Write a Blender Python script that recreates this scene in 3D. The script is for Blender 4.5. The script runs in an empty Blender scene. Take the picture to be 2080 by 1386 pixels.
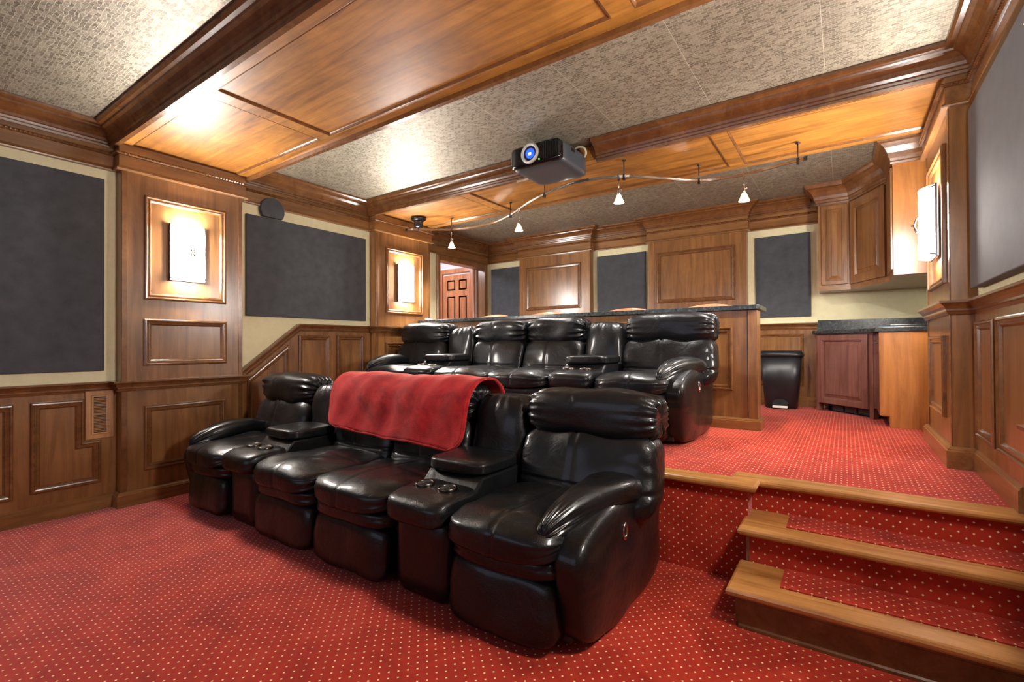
import bpy, bmesh, math, random
from mathutils import Matrix, Vector
import numpy as np

S = 1.08                      # photo-fit units -> metres
sc = bpy.context.scene
COL = sc.collection

# ------------------------------------------------------------------ camera
F_PX, YAW, PITCH, ROLL, CAM_H = 974.906, 0.607394, 0.0082191, -0.0052545, 1.17
def camera():
    f = np.array([-math.sin(YAW)*math.cos(PITCH), math.cos(YAW)*math.cos(PITCH), math.sin(PITCH)])
    r = np.array([math.cos(YAW), math.sin(YAW), 0.0]); u = np.cross(r, f)
    c, s = math.cos(ROLL), math.sin(ROLL)
    R, U = c*r + s*u, -s*r + c*u
    cd = bpy.data.cameras.new('camera'); cam = bpy.data.objects.new('camera', cd); COL.objects.link(cam)
    cd.sensor_width = 36.0; cd.lens = 36.0*F_PX/2080.0; cd.clip_start = 0.05; cd.clip_end = 60
    m = Matrix([[R[0], U[0], -f[0], 0], [R[1], U[1], -f[1], 0], [R[2], U[2], -f[2], CAM_H*S], [0, 0, 0, 1]])
    cam.matrix_world = m
    sc.camera = cam
camera()

# ------------------------------------------------------------------ world, view
w = bpy.data.worlds.new('world'); sc.world = w; w.use_nodes = True
w.node_tree.nodes['Background'].inputs[0].default_value = (1.0, 0.93, 0.84, 1)
w.node_tree.nodes['Background'].inputs[1].default_value = 0.05
sc.view_settings.view_transform = 'Standard'; sc.view_settings.look = 'None'
sc.view_settings.gamma = 1.0; sc.view_settings.use_curve_mapping = False
sc.view_settings.exposure = 2.05
SCONCE_E = 42.0     # brightness of the frosted sconce glass
SPOT_W = 32.0       # each track lamp
HALL_E = 22.0        # added unseen lamp that brightens the hallway
try:
    sc.cycles.use_denoising = True
    sc.cycles.max_bounces = 8; sc.cycles.diffuse_bounces = 5
    sc.cycles.sample_clamp_indirect = 6.0
except Exception:
    pass

# ------------------------------------------------------------------ materials
def lin(c):
    return tuple((v/255/12.92 if v/255 <= 0.04045 else ((v/255+0.055)/1.055)**2.4) for v in c) + (1.0,)
def new_mat(name):
    m = bpy.data.materials.new(name); m.use_nodes = True
    nt = m.node_tree; b = nt.nodes['Principled BSDF']
    return m, nt, b
def N(nt, t, **kw):
    n = nt.nodes.new(t)
    for k, v in kw.items(): setattr(n, k, v)
    return n
def coords(nt, scale, rot=None):
    tc = N(nt, 'ShaderNodeTexCoord'); mp = N(nt, 'ShaderNodeMapping')
    mp.inputs['Scale'].default_value = scale
    nt.links.new(tc.outputs['Object'], mp.inputs['Vector'])
    return mp.outputs['Vector']
def noise(nt, vec, scale, detail=4, rough=0.55, dist=0.0):
    n = N(nt, 'ShaderNodeTexNoise'); n.inputs['Scale'].default_value = scale
    n.inputs['Detail'].default_value = detail; n.inputs['Roughness'].default_value = rough
    n.inputs['Distortion'].default_value = dist
    nt.links.new(vec, n.inputs['Vector']); return n.outputs['Fac']
def ramp(nt, fac, stops):
    r = N(nt, 'ShaderNodeValToRGB'); cr = r.color_ramp
    cr.elements[0].position, cr.elements[0].color = stops[0]
    cr.elements[1].position, cr.elements[1].color = stops[-1]
    for p, c in stops[1:-1]:
        e = cr.elements.new(p); e.color = c
    nt.links.new(fac, r.inputs['Fac']); return r.outputs['Color']
def mixc(nt, a, b, fac, mode='MIX'):
    m = N(nt, 'ShaderNodeMix', data_type='RGBA', blend_type=mode)
    for src, i in ((a, 6), (b, 7)):
        if isinstance(src, tuple): m.inputs[i].default_value = src
        else: nt.links.new(src, m.inputs[i])
    if isinstance(fac, float): m.inputs[0].default_value = fac
    else: nt.links.new(fac, m.inputs[0])
    return m.outputs[2]
def bump(nt, b, h, strength, dist):
    bp = N(nt, 'ShaderNodeBump'); bp.inputs['Strength'].default_value = strength; bp.inputs['Distance'].default_value = dist
    nt.links.new(h, bp.inputs['Height']); nt.links.new(bp.outputs['Normal'], b.inputs['Normal'])
def plain(name, rgb, rough=0.5, metal=0.0, emit=None, e=0.0, spec=0.5, coat=0.0):
    m, nt, b = new_mat(name)
    v = noise(nt, coords(nt, (1, 1, 1)), 18.0, 3)
    c = lin(rgb)
    lo = tuple(x*0.93 for x in c[:3]) + (1,)
    nt.links.new(ramp(nt, v, [(0.3, lo), (0.7, c)]), b.inputs['Base Color'])
    b.inputs['Roughness'].default_value = rough; b.inputs['Metallic'].default_value = metal
    b.inputs['Specular IOR Level'].default_value = spec; b.inputs['Coat Weight'].default_value = coat
    if emit:
        b.inputs['Emission Color'].default_value = lin(emit); b.inputs['Emission Strength'].default_value = e
    return m
def wood(name, axis, dark, mid, light, rough=0.28, band=0.6, fig=0.35, coat=0.25):
    m, nt, b = new_mat(name)
    along, across = 0.8, 9.0
    sc3 = [across]*3; sc3['xyz'.index(axis)] = along
    v = coords(nt, tuple(sc3))
    g = noise(nt, v, 1.7, 6, 0.6, 0.9)
    bs = [5.0]*3; bs['xyz'.index(axis)] = 0.25
    bands = noise(nt, coords(nt, tuple(bs)), 1.0, 1, 0.4)
    ps = [150.0]*3; ps['xyz'.index(axis)] = 5.0
    pores = noise(nt, coords(nt, tuple(ps)), 1.0, 2, 0.5)
    cloud = noise(nt, coords(nt, (2.2, 2.2, 2.2)), 1.0, 5, 0.62, 1.6)
    c = ramp(nt, g, [(0.28, lin(dark)), (0.5, lin(mid)), (0.75, lin(light))])
    c = mixc(nt, c, ramp(nt, bands, [(0.38, (0.82, 0.81, 0.8, 1)), (0.62, (1.1, 1.09, 1.07, 1))]), band, 'MULTIPLY')
    c = mixc(nt, c, ramp(nt, cloud, [(0.32, (0.62, 0.58, 0.55, 1)), (0.66, (1.15, 1.12, 1.08, 1))]), fig, 'MULTIPLY')
    c = mixc(nt, c, ramp(nt, pores, [(0.3, (0.8, 0.78, 0.76, 1)), (0.5, (1, 1, 1, 1))]), 0.4, 'MULTIPLY')
    nt.links.new(c, b.inputs['Base Color'])
    b.inputs['Roughness'].default_value = rough
    b.inputs['Specular IOR Level'].default_value = 0.5
    b.inputs['Coat Weight'].default_value = coat; b.inputs['Coat Roughness'].default_value = 0.2
    return m
WD, WM, WL = (106, 69, 35), (134, 92, 52), (152, 110, 67)
M = {}
for ax in 'xyz': M['wood_'+ax] = wood('cherry_wood_'+ax, ax, WD, WM, WL)
M['beam'] = wood('cherry_beam_lit_tone', 'x', (116, 72, 26), (164, 110, 46), (186, 134, 64), 0.44, 0.25, 0.75, 0.05)  # same cherry as the walls; brighter orange tone paints the light on it
def moulding(name):
    m, nt, b = new_mat(name)
    n = noise(nt, coords(nt, (1, 1, 1)), 9.0, 4, 0.6, 0.8); n2 = noise(nt, coords(nt, (1, 1, 1)), 70.0, 2)
    c = ramp(nt, n, [(0.3, lin((96, 60, 31))), (0.7, lin((124, 83, 47)))])
    c = mixc(nt, c, ramp(nt, n2, [(0.3, (0.88, 0.87, 0.86, 1)), (0.7, (1.05, 1.05, 1.04, 1))]), 0.7, 'MULTIPLY')
    nt.links.new(c, b.inputs['Base Color']); b.inputs['Roughness'].default_value = 0.24
    b.inputs['Coat Weight'].default_value = 0.3; b.inputs['Coat Roughness'].default_value = 0.15
    return m
M['trim_dark'] = moulding('cherry_moulding'); M['trim_x'] = M['trim_dark']
M['door_red'] = wood('reddish_cherry_door', 'z', (92, 55, 46), (116, 74, 63), (132, 90, 78), 0.3, 0.4)
M['hall_door'] = wood('orange_pine_door', 'z', (150, 90, 52), (180, 114, 72), (200, 138, 94), 0.35, 0.3)
M['vent_wood'] = wood('pale_oak', 'z', (142, 98, 56), (168, 122, 74), (188, 142, 92), 0.4, 0.3)
M['nosing'] = wood('oak_nosing', 'x', (150, 100, 48), (184, 130, 70), (206, 154, 92), 0.26, 0.3)
M['maple'] = wood('orange_end_panel', 'z', (142, 88, 40), (170, 110, 54), (188, 128, 68), 0.34, 0.3)
M['wall'] = plain('cream_paint', (226, 218, 178), 0.75, spec=0.3)
M['hallpaint'] = plain('hall_white_paint', (222, 220, 224), 0.7)
M['white'] = plain('white_plastic', (232, 230, 224), 0.4)
M['black'] = plain('black_plastic', (24, 25, 28), 0.38)
M['black_gloss'] = plain('black_gloss_plastic', (10, 10, 14), 0.12)
M['grey_plastic'] = plain('charcoal_plastic', (58, 62, 68), 0.42)
M['chrome'] = plain('brushed_nickel', (190, 188, 182), 0.22, 1.0)
M['bronze'] = plain('dark_bronze_metal', (84, 82, 86), 0.3, 1.0)
M['cup'] = plain('cup_holder_rim', (92, 86, 80), 0.3, 1.0)
M['void'] = plain('dark_recess', (12, 11, 11), 0.8)  # near-black, mostly paints the shade inside recesses
M['stool'] = wood('orange_stool_wood', 'x', (176, 98, 60), (204, 124, 82), (222, 150, 108), 0.3, 0.3)
M['lamp_glass'] = plain('frosted_lamp_glass', (246, 240, 214), 0.4, emit=(255, 240, 190), e=0.3)
M['bulb'] = plain('bright_bulb', (255, 255, 250), 0.4, emit=(255, 252, 244), e=9.0)
M['sconce'] = plain('frosted_sconce_glass', (250, 250, 252), 0.4, emit=(255, 248, 240), e=SCONCE_E)
M['hall_fill'] = plain('hall_fill_glass', (250, 250, 252), 0.4, emit=(248, 246, 255), e=HALL_E)  # glow of the lamp added to light the hall
M['lens'] = plain('blue_lens', (30, 60, 190), 0.05, emit=(40, 90, 255), e=0.35)
M['lens_ring'] = plain('satin_silver_ring', (206, 204, 196), 0.45, 0.3)
M['lens_hot'] = plain('lens_beam', (255, 255, 255), 0.1, emit=(220, 235, 255), e=3.0)
M['led'] = plain('green_led', (150, 255, 120), 0.3, emit=(160, 255, 120), e=1.0)
M['cable'] = plain('cream_cable', (230, 224, 196), 0.4)
M['screen'] = plain('fill_glow_screen', (225, 225, 225), 0.8, emit=(190, 210, 255), e=0.25)  # faint glow added as fill from the room front

def fabric():
    m, nt, b = new_mat('charcoal_acoustic_fabric')
    v = coords(nt, (1, 1, 1)); n1 = noise(nt, v, 420.0, 2); n2 = noise(nt, v, 9.0, 4)
    c = ramp(nt, n2, [(0.3, lin((58, 61, 66))), (0.7, lin((72, 75, 80)))])
    c = mixc(nt, c, ramp(nt, n1, [(0.35, (0.8, 0.8, 0.8, 1)), (0.65, (1.15, 1.15, 1.15, 1))]), 0.6, 'MULTIPLY')
    nt.links.new(c, b.inputs['Base Color']); b.inputs['Roughness'].default_value = 0.75
    b.inputs['Specular IOR Level'].default_value = 0.35; b.inputs['Sheen Weight'].default_value = 0.15
    bump(nt, b, n1, 0.25, 0.002); return m
M['fabric'] = fabric()
def leather():
    m, nt, b = new_mat('black_leather')
    v = coords(nt, (1, 1, 1))
    vo = N(nt, 'ShaderNodeTexVoronoi'); vo.inputs['Scale'].default_value = 260.0; nt.links.new(v, vo.inputs['Vector'])
    wr = noise(nt, v, 13.0, 6, 0.62, 1.2); big = noise(nt, v, 5.0, 3)
    nt.links.new(ramp(nt, big, [(0.3, (0.004, 0.0042, 0.0045, 1)), (0.7, (0.009, 0.0095, 0.0105, 1))]), b.inputs['Base Color'])
    rr = N(nt, 'ShaderNodeMapRange'); nt.links.new(wr, rr.inputs['Value']); rr.inputs['To Min'].default_value = 0.26; rr.inputs['To Max'].default_value = 0.44
    nt.links.new(rr.outputs['Result'], b.inputs['Roughness'])
    b.inputs['Specular IOR Level'].default_value = 0.2
    b.inputs['Coat Weight'].default_value = 0.36; b.inputs['Coat Roughness'].default_value = 0.16
    ad = N(nt, 'ShaderNodeMath', operation='MULTIPLY_ADD'); nt.links.new(wr, ad.inputs[0]); ad.inputs[1].default_value = 8.0
    nt.links.new(vo.outputs['Distance'], ad.inputs[2])
    bump(nt, b, ad.outputs[0], 0.22, 0.004); return m
M['leather'] = leather()
def granite():
    m, nt, b = new_mat('dark_granite')
    v = coords(nt, (1, 1, 1)); n = noise(nt, v, 38.0, 6, 0.7, 0.6); n2 = noise(nt, v, 7.0, 4)
    c = ramp(nt, n, [(0.36, lin((22, 25, 26))), (0.55, lin((52, 56, 56))), (0.72, lin((98, 100, 98)))])
    c = mixc(nt, c, ramp(nt, n2, [(0.35, (0.7, 0.7, 0.72, 1)), (0.7, (1.2, 1.2, 1.18, 1))]), 0.7, 'MULTIPLY')
    nt.links.new(c, b.inputs['Base Color']); b.inputs['Roughness'].default_value = 0.22; return m
M['granite'] = granite()
def velvet():
    m, nt, b = new_mat('red_plush')
    v = coords(nt, (1, 1, 1)); n = noise(nt, v, 6.0, 5, 0.6, 1.0); f = noise(nt, v, 160.0, 2)
    c = ramp(nt, n, [(0.32, lin((118, 12, 18))), (0.6, lin((168, 26, 32))), (0.8, lin((190, 48, 48)))])
    nt.links.new(c, b.inputs['Base Color']); b.inputs['Roughness'].default_value = 0.85
    b.inputs['Sheen Weight'].default_value = 0.5; b.inputs['Sheen Tint'].default_value = lin((240, 130, 120))
    b.inputs['Specular IOR Level'].default_value = 0.2
    bump(nt, b, f, 0.5, 0.004); return m
M['velvet'] = velvet()
def ceil_mat():
    m, nt, b = new_mat('embossed_metallic_wallpaper')
    v = coords(nt, (1, 1, 1))
    br = N(nt, 'ShaderNodeTexBrick')
    wn = N(nt, 'ShaderNodeTexNoise'); wn.inputs['Scale'].default_value = 28.0; nt.links.new(v, wn.inputs['Vector'])
    wv = N(nt, 'ShaderNodeVectorMath', operation='MULTIPLY_ADD'); nt.links.new(wn.outputs['Color'], wv.inputs[0]); wv.inputs[1].default_value = (.03, .03, 0); nt.links.new(v, wv.inputs[2])
    nt.links.new(wv.outputs[0], br.inputs['Vector'])
    br.inputs['Scale'].default_value = 1.0; br.inputs['Brick Width'].default_value = 0.034; br.inputs['Row Height'].default_value = 0.02
    br.inputs['Mortar Size'].default_value = 0.0022; br.inputs['Mortar Smooth'].default_value = 0.4; br.inputs['Bias'].default_value = -0.1
    br.inputs['Color1'].default_value = lin((118, 109, 94)); br.inputs['Color2'].default_value = lin((172, 162, 143)); br.inputs['Mortar'].default_value = lin((176, 168, 150))
    n = noise(nt, v, 2.2, 4); n2 = noise(nt, v, 90.0, 3)
    c = mixc(nt, br.outputs['Color'], ramp(nt, n, [(0.3, (0.85, 0.85, 0.84, 1)), (0.7, (1.08, 1.08, 1.06, 1))]), 0.8, 'MULTIPLY')
    c = mixc(nt, c, ramp(nt, n2, [(0.35, (0.8, 0.8, 0.8, 1)), (0.65, (1.12, 1.12, 1.1, 1))]), 0.6, 'MULTIPLY')
    # paper seams every 0.7 m along the room
    sp = N(nt, 'ShaderNodeSeparateXYZ'); nt.links.new(v, sp.inputs[0])
    a = N(nt, 'ShaderNodeMath', operation='MULTIPLY_ADD'); nt.links.new(sp.outputs['X'], a.inputs[0]); a.inputs[1].default_value = 1/(0.645*S); a.inputs[2].default_value = 0.732/0.645+20
    fr = N(nt, 'ShaderNodeMath', operation='FRACT'); nt.links.new(a.outputs[0], fr.inputs[0])
    lt = N(nt, 'ShaderNodeMath', operation='LESS_THAN'); nt.links.new(fr.outputs[0], lt.inputs[0]); lt.inputs[1].default_value = 0.005
    c = mixc(nt, c, lin((200, 194, 178)), lt.outputs[0])
    nt.links.new(c, b.inputs['Base Color'])
    b.inputs['Metallic'].default_value = 0.45; b.inputs['Roughness'].default_value = 0.52
    hh = N(nt, 'ShaderNodeMath', operation='MULTIPLY_ADD'); nt.links.new(n2, hh.inputs[0]); hh.inputs[1].default_value = 0.5
    rgb = N(nt, 'ShaderNodeRGBToBW'); nt.links.new(br.outputs['Color'], rgb.inputs[0]); nt.links.new(rgb.outputs[0], hh.inputs[2])
    bump(nt, b, hh.outputs[0], 0.5, 0.006); return m
M['ceiling'] = ceil_mat()
def carpet():
    m, nt, b = new_mat('red_dotted_carpet')
    tc = N(nt, 'ShaderNodeTexCoord'); P = tc.outputs['Object']
    sp = N(nt, 'ShaderNodeSeparateXYZ'); nt.links.new(P, sp.inputs[0])
    gn = N(nt, 'ShaderNodeNewGeometry'); sn = N(nt, 'ShaderNodeSeparateXYZ'); nt.links.new(gn.outputs['True Normal'], sn.inputs[0])
    def mth(op, *ins):
        n = N(nt, 'ShaderNodeMath', operation=op)
        for i, v in enumerate(ins):
            if isinstance(v, (int, float)): n.inputs[i].default_value = v
            else: nt.links.new(v, n.inputs[i])
        return n.outputs[0]
    ax = mth('GREATER_THAN', mth('ABSOLUTE', sn.outputs['X']), 0.7)
    az = mth('GREATER_THAN', mth('ABSOLUTE', sn.outputs['Z']), 0.7)
    def sel(f, a, b_):   # f ? a : b
        return mth('ADD', mth('MULTIPLY', f, a), mth('MULTIPLY', mth('SUBTRACT', 1.0, f), b_))
    U = sel(ax, sp.outputs['Y'], sp.outputs['X']); V = sel(az, sp.outputs['Y'], sp.outputs['Z'])
    k = 1/(0.0475*S)
    s_ = mth('MULTIPLY', mth('ADD', U, V), k); t_ = mth('MULTIPLY', mth('SUBTRACT', U, V), k)
    a = mth('SUBTRACT', mth('FRACT', mth('ADD', s_, 100.5)), 0.5); bb = mth('SUBTRACT', mth('FRACT', mth('ADD', t_, 100.5)), 0.5)
    du = mth('ABSOLUTE', mth('MULTIPLY', mth('ADD', a, bb), 0.5)); dv = mth('ABSOLUTE', mth('MULTIPLY', mth('SUBTRACT', a, bb), 0.5))
    q = mth('ADD', mth('POWER', du, 0.75), mth('POWER', dv, 0.75))
    dot = mth('LESS_THAN', q, 0.195)
    n1 = noise(nt, P, 3.2, 5, 0.62, 1.0); n2 = noise(nt, P, 700.0, 2)
    c = ramp(nt, n1, [(0.34, lin((152, 40, 24))), (0.55, lin((178, 52, 33))), (0.74, lin((190, 68, 48)))])
    c = mixc(nt, c, ramp(nt, n2, [(0.3, (0.72, 0.72, 0.72, 1)), (0.7, (1.2, 1.2, 1.2, 1))]), 0.5, 'MULTIPLY')
    c = mixc(nt, c, lin((246, 226, 170)), dot)
    nt.links.new(c, b.inputs['Base Color']); b.inputs['Roughness'].default_value = 0.9
    b.inputs['Specular IOR Level'].default_value = 0.15
    b.inputs['Sheen Weight'].default_value = 0.5; b.inputs['Sheen Tint'].default_value = lin((255, 190, 195)); b.inputs['Sheen Roughness'].default_value = 0.28
    bump(nt, b, n2, 0.4, 0.004); return m
M['carpet'] = carpet()

# ------------------------------------------------------------------ mesh builder
def miter(path, closed):
    n = len(path); out = []
    for i in range(n):
        p = path[i]
        a = path[i-1] if (i > 0 or closed) else None
        c = path[(i+1) % n] if (i < n-1 or closed) else None
        def nrm(p0, p1):
            d = (p1[0]-p0[0], p1[1]-p0[1]); l = math.hypot(*d) or 1
            return (-d[1]/l, d[0]/l)
        if a is None: out.append(nrm(p, c)); continue
        if c is None: out.append(nrm(a, p)); continue
        n0, n1 = nrm(a, p), nrm(p, c)
        s = (n0[0]+n1[0], n0[1]+n1[1]); q = s[0]**2+s[1]**2
        k = 2/q if q > 0.05 else 1
        out.append((s[0]*k, s[1]*k))
    return out
class MB:
    def __init__(s): s.v = []; s.f = []; s.sm = []
    def add(s, vs, fs, smooth=False):
        o = len(s.v); s.v += [tuple(map(float, p)) for p in vs]
        s.f += [tuple(o+i for i in f) for f in fs]; s.sm += [smooth]*len(fs); return s
    def box(s, x0, x1, y0, y1, z0, z1):
        return s.add([(x0,y0,z0),(x1,y0,z0),(x1,y1,z0),(x0,y1,z0),(x0,y0,z1),(x1,y0,z1),(x1,y1,z1),(x0,y1,z1)],
                     [(0,3,2,1),(4,5,6,7),(0,1,5,4),(1,2,6,5),(2,3,7,6),(3,0,4,7)])
    def prism(s, poly, P, h0, h1):      # polygon (u,v) extruded between heights h0,h1 of the plane map P(u,v,h)
        n = len(poly)
        return s.add([P(u, v, h0) for u, v in poly]+[P(u, v, h1) for u, v in poly],
                     [tuple(range(n))[::-1], tuple(range(n, 2*n))]+[(i, (i+1) % n, n+(i+1) % n, n+i) for i in range(n)])
    def loft(s, rings, closed_ring=True, closed_path=False, caps=True, smooth=False):
        n = len(rings[0]); m = len(rings); fs = []
        for i in range(m if closed_path else m-1):
            a, b = i*n, ((i+1) % m)*n
            for j in range(n if closed_ring else n-1):
                fs.append((a+j, a+(j+1) % n, b+(j+1) % n, b+j))
        if caps and not closed_path and closed_ring:
            fs += [tuple(range(n))[::-1], tuple((m-1)*n+j for j in range(n))]
        return s.add([p for r in rings for p in r], fs, smooth)
    def run(s, path, prof, closed=False):      # horizontal moulding: profile (out, z) on the left side of path
        mt = miter(path, closed)
        return s.loft([[(p[0]+m[0]*d, p[1]+m[1]*d, z) for d, z in prof] for p, m in zip(path, mt)], True, closed)
    def frame(s, P, poly, prof, closed=True):  # moulding on a plane: profile (inset, height)
        if closed:
            ar = sum(poly[i][0]*poly[(i+1) % len(poly)][1]-poly[(i+1) % len(poly)][0]*poly[i][1] for i in range(len(poly)))
            if ar < 0: poly = poly[::-1]
        mt = miter(poly, closed)
        return s.loft([[P(p[0]+m[0]*d, p[1]+m[1]*d, h) for d, h in prof] for p, m in zip(poly, mt)], True, closed)
    def tube(s, pts, r, n=8, smooth=True):
        pts = [Vector(p) for p in pts]; rings = []
        prev = None
        for i, p in enumerate(pts):
            t = (pts[min(i+1, len(pts)-1)]-pts[max(i-1, 0)]).normalized()
            ref = Vector((0, 0, 1)) if abs(t.z) < 0.9 else Vector((1, 0, 0))
            a = t.cross(ref).normalized() if prev is None else (prev-t*prev.dot(t)).normalized()
            prev = a; b = t.cross(a)
            rr = r[i] if isinstance(r, (list, tuple)) else r
            rings.append([tuple(p+(a*math.cos(2*math.pi*j/n)+b*math.sin(2*math.pi*j/n))*rr) for j in range(n)])
        return s.loft(rings, smooth=smooth)
    def lathe(s, prof, c, n=20, smooth=True, mat=None):   # profile (r,z) about a vertical axis at c
        rings = []
        for r, z in prof:
            ring = [Vector((r*math.cos(2*math.pi*j/n), r*math.sin(2*math.pi*j/n), z)) for j in range(n)]
            if mat: ring = [mat @ p for p in ring]
            rings.append([(c[0]+p[0], c[1]+p[1], c[2]+p[2]) for p in ring])
        return s.loft(rings, closed_path=prof[0][0] > 0 and prof[-1][0] > 0, smooth=smooth)
    def puff(s, c, h, k=4.0, n=14, deform=None):   # soft rounded block; deform(q, nrm) -> displaced point, q in -1..1
        idx = {}; vs = []; fs = []
        g = [math.tan(t*math.pi/4*0.98)/math.tan(math.pi/4*0.98) for t in np.linspace(-1, 1, n+1)]
        def vid(p):
            key = tuple(round(x, 5) for x in p)
            if key not in idx:
                idx[key] = len(vs)
                L = sum(abs(x)**k for x in p)**(1/k)
                q = [x/L for x in p]
                nn = Vector([math.copysign(abs(x)**(k-1), x)/hh for x, hh in zip(q, h)]).normalized()
                pt = Vector((c[0]+q[0]*h[0], c[1]+q[1]*h[1], c[2]+q[2]*h[2]))
                if deform: pt = deform(q, nn, pt)
                vs.append(tuple(pt))
            return idx[key]
        for ax in range(3):
            for sg in (-1, 1):
                for i in range(n):
                    for j in range(n):
                        quad = []
                        for a, b in ((i, j), (i+1, j), (i+1, j+1), (i, j+1)):
                            p = [0, 0, 0]; p[ax] = sg; p[(ax+1) % 3] = g[a]; p[(ax+2) % 3] = g[b]
                            quad.append(vid(p))
                        fs.append(tuple(quad if sg > 0 else quad[::-1]))
        return s.add(vs, fs, True)

def link(o): COL.objects.link(o); return o
ORIG = {}
def mesh_obj(name, mb, mat, origin=(0, 0, 0), bevel=0.0):
    me = bpy.data.meshes.new(name)
    me.from_pydata([((v[0]-origin[0])*S, (v[1]-origin[1])*S, (v[2]-origin[2])*S) for v in mb.v], [], mb.f)
    me.polygons.foreach_set('use_smooth', mb.sm)
    bm = bmesh.new(); bm.from_mesh(me)
    bmesh.ops.recalc_face_normals(bm, faces=bm.faces)
    if bevel:
        ed = [e for e in bm.edges if len(e.link_faces) == 2 and e.calc_face_angle(0) > 0.5]
        bmesh.ops.bevel(bm, geom=ed, offset=bevel*S, segments=2, profile=0.6, affect='EDGES', clamp_overlap=True)
    bm.to_mesh(me); bm.free(); me.update()
    me.materials.append(M[mat])
    return link(bpy.data.objects.new(name, me))
def tag(o, label=None, cat=None, group=None, kind=None):
    if label: o['label'] = label
    if cat: o['category'] = cat
    if group: o['group'] = group
    if kind: o['kind'] = kind
    return o
def thing(name, loc, label, cat, group=None, kind=None):
    o = link(bpy.data.objects.new(name, None)); o.empty_display_size = 0.1
    o.location = [c*S for c in loc]; ORIG[o.name] = tuple(loc)
    return tag(o, label, cat, group, kind)
def single(name, mb, mat, label, cat, group=None, kind=None, loc=(0, 0, 0), bevel=0.0):
    o = mesh_obj(name, mb, mat, loc, bevel); o.location = [c*S for c in loc]; ORIG[o.name] = tuple(loc)
    return tag(o, label, cat, group, kind)
def part(name, mb, mat, parent, bevel=0.0, label=None, kind=None):
    org = ORIG[parent.name]
    o = mesh_obj(name, mb, mat, org, bevel); o.parent = parent; ORIG[o.name] = org
    return tag(o, label, kind=kind)
def copy_tree(o, parent=None):
    c = link(o.copy()); c.parent = parent; ORIG[c.name] = ORIG.get(o.name, (0, 0, 0))
    for ch in list(o.children): copy_tree(ch, c)
    return c

# ------------------------------------------------------------------ room numbers (photo-fit units)
XL, XR, XPL, XPR = -4.45, 0.59, -4.35, 0.48          # walls and pilaster faces
XLB, XRB = -4.75, 0.65                                # walls of the bar end
YF, YW, YPB = -1.9, 6.15, 6.05                        # front wall, back wall, back pilaster face
ZC, ZB, ZP = 2.78, 2.66, 0.48                         # ceiling, beam underside, platform
P1, P2 = (1.25, 2.11), (3.565, 4.43)                  # pilaster extents along Y
B1, B2 = (1.23, 2.13), (3.55, 4.44)                   # beams
PR2 = (3.56, 4.46)
PLf = lambda x0: (lambda u, v, h: (x0+h, u, v))
PRf = lambda x0: (lambda u, v, h: (x0-h, u, v))
PBf = lambda y0: (lambda u, v, h: (u, y0-h, v))
rect = lambda u0, u1, v0, v1: [(u0, v0), (u1, v0), (u1, v1), (u0, v1)]
FRAME = [(0, 0), (0, .014), (.006, .020), (.014, .021), (.019, .013), (.027, .011), (.031, .014), (.038, .013), (.046, .003), (.048, 0)]
FRAME_S = [(0, 0), (0, .012), (.006, .017), (.013, .016), (.018, .008), (.028, .007), (.034, 0)]
def rail_prof(T): return [(0, T-.075), (.016, T-.075), (.020, T-.06), (.026, T-.055), (.026, T-.045), (.034, T-.03), (.046, T-.018), (.056, T-.012), (.056, T), (0, T)]
def base_prof(z0, h=.108): return [(0, z0), (.03, z0), (.03, z0+h-.022), (.024, z0+h-.018), (.024, z0+h-.012), (.016, z0+h-.004), (.012, z0+h), (0, z0+h)]
FRIEZE = [(0, 2.468), (.034, 2.468), (.036, 2.476), (.030, 2.486), (.022, 2.490), (.018, 2.50), (.018, 2.577), (.018, ZB), (0, ZB)]
BEADP = [(.017, 2.578), (.030, 2.580), (.036, 2.586), (.036, 2.594), (.030, 2.600), (.017, 2.602)]
CROWN = [(0, 2.632), (.03, 2.632), (.034, 2.645), (.028, 2.655), (.032, 2.668), (.040, 2.674), (.046, 2.69), (.06, 2.712), (.082, 2.73), (.10, 2.738), (.104, 2.748), (.125, 2.752), (.138, 2.762), (.14, 2.778), (0, 2.778)]

# ------------------------------------------------------------------ floor, platform, stairs
fl = MB().box(XL-.05, XR+.05, YF-.05, 2.72, -.08, 0)
single('floor', fl, 'carpet', 'lower red carpet floor with cream dots in front of the front sofa', 'floor', kind='structure')
pf = thing('floor_platform', (0, 0, 0), 'raised red dotted carpet platform under the rear sofa and bar', 'platform', kind='structure')
XS0 = -.395
part('platform_carpet', MB().prism([(XL-.02, 2.59), (XS0-.005, 2.59), (XS0-.005, 2.715), (XR+.02, 2.715), (XR+.02, 4.0), (XRB+.02, 4.3), (XRB+.02, YW+.02), (-6.4, YW+.02), (-6.4, 4.5), (XLB-.02, 4.5), (XL-.02, 4.4)], lambda u, v, h: (u, v, h), 0.0, ZP), 'carpet', pf)
NOSE = [(0, -.034), (.028, -.034), (.036, -.030), (.042, -.022), (.044, -.012), (.040, -.003), (.032, .001), (-.085, .001), (-.085, -.034)]
def nosing(path, z, parent, depth=.085):
    pr = [(d if d > -.05 else -depth, z+.006+h) for d, h in NOSE]
    part('wood_nosing', MB().run(path, pr), 'nosing', parent)
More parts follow.
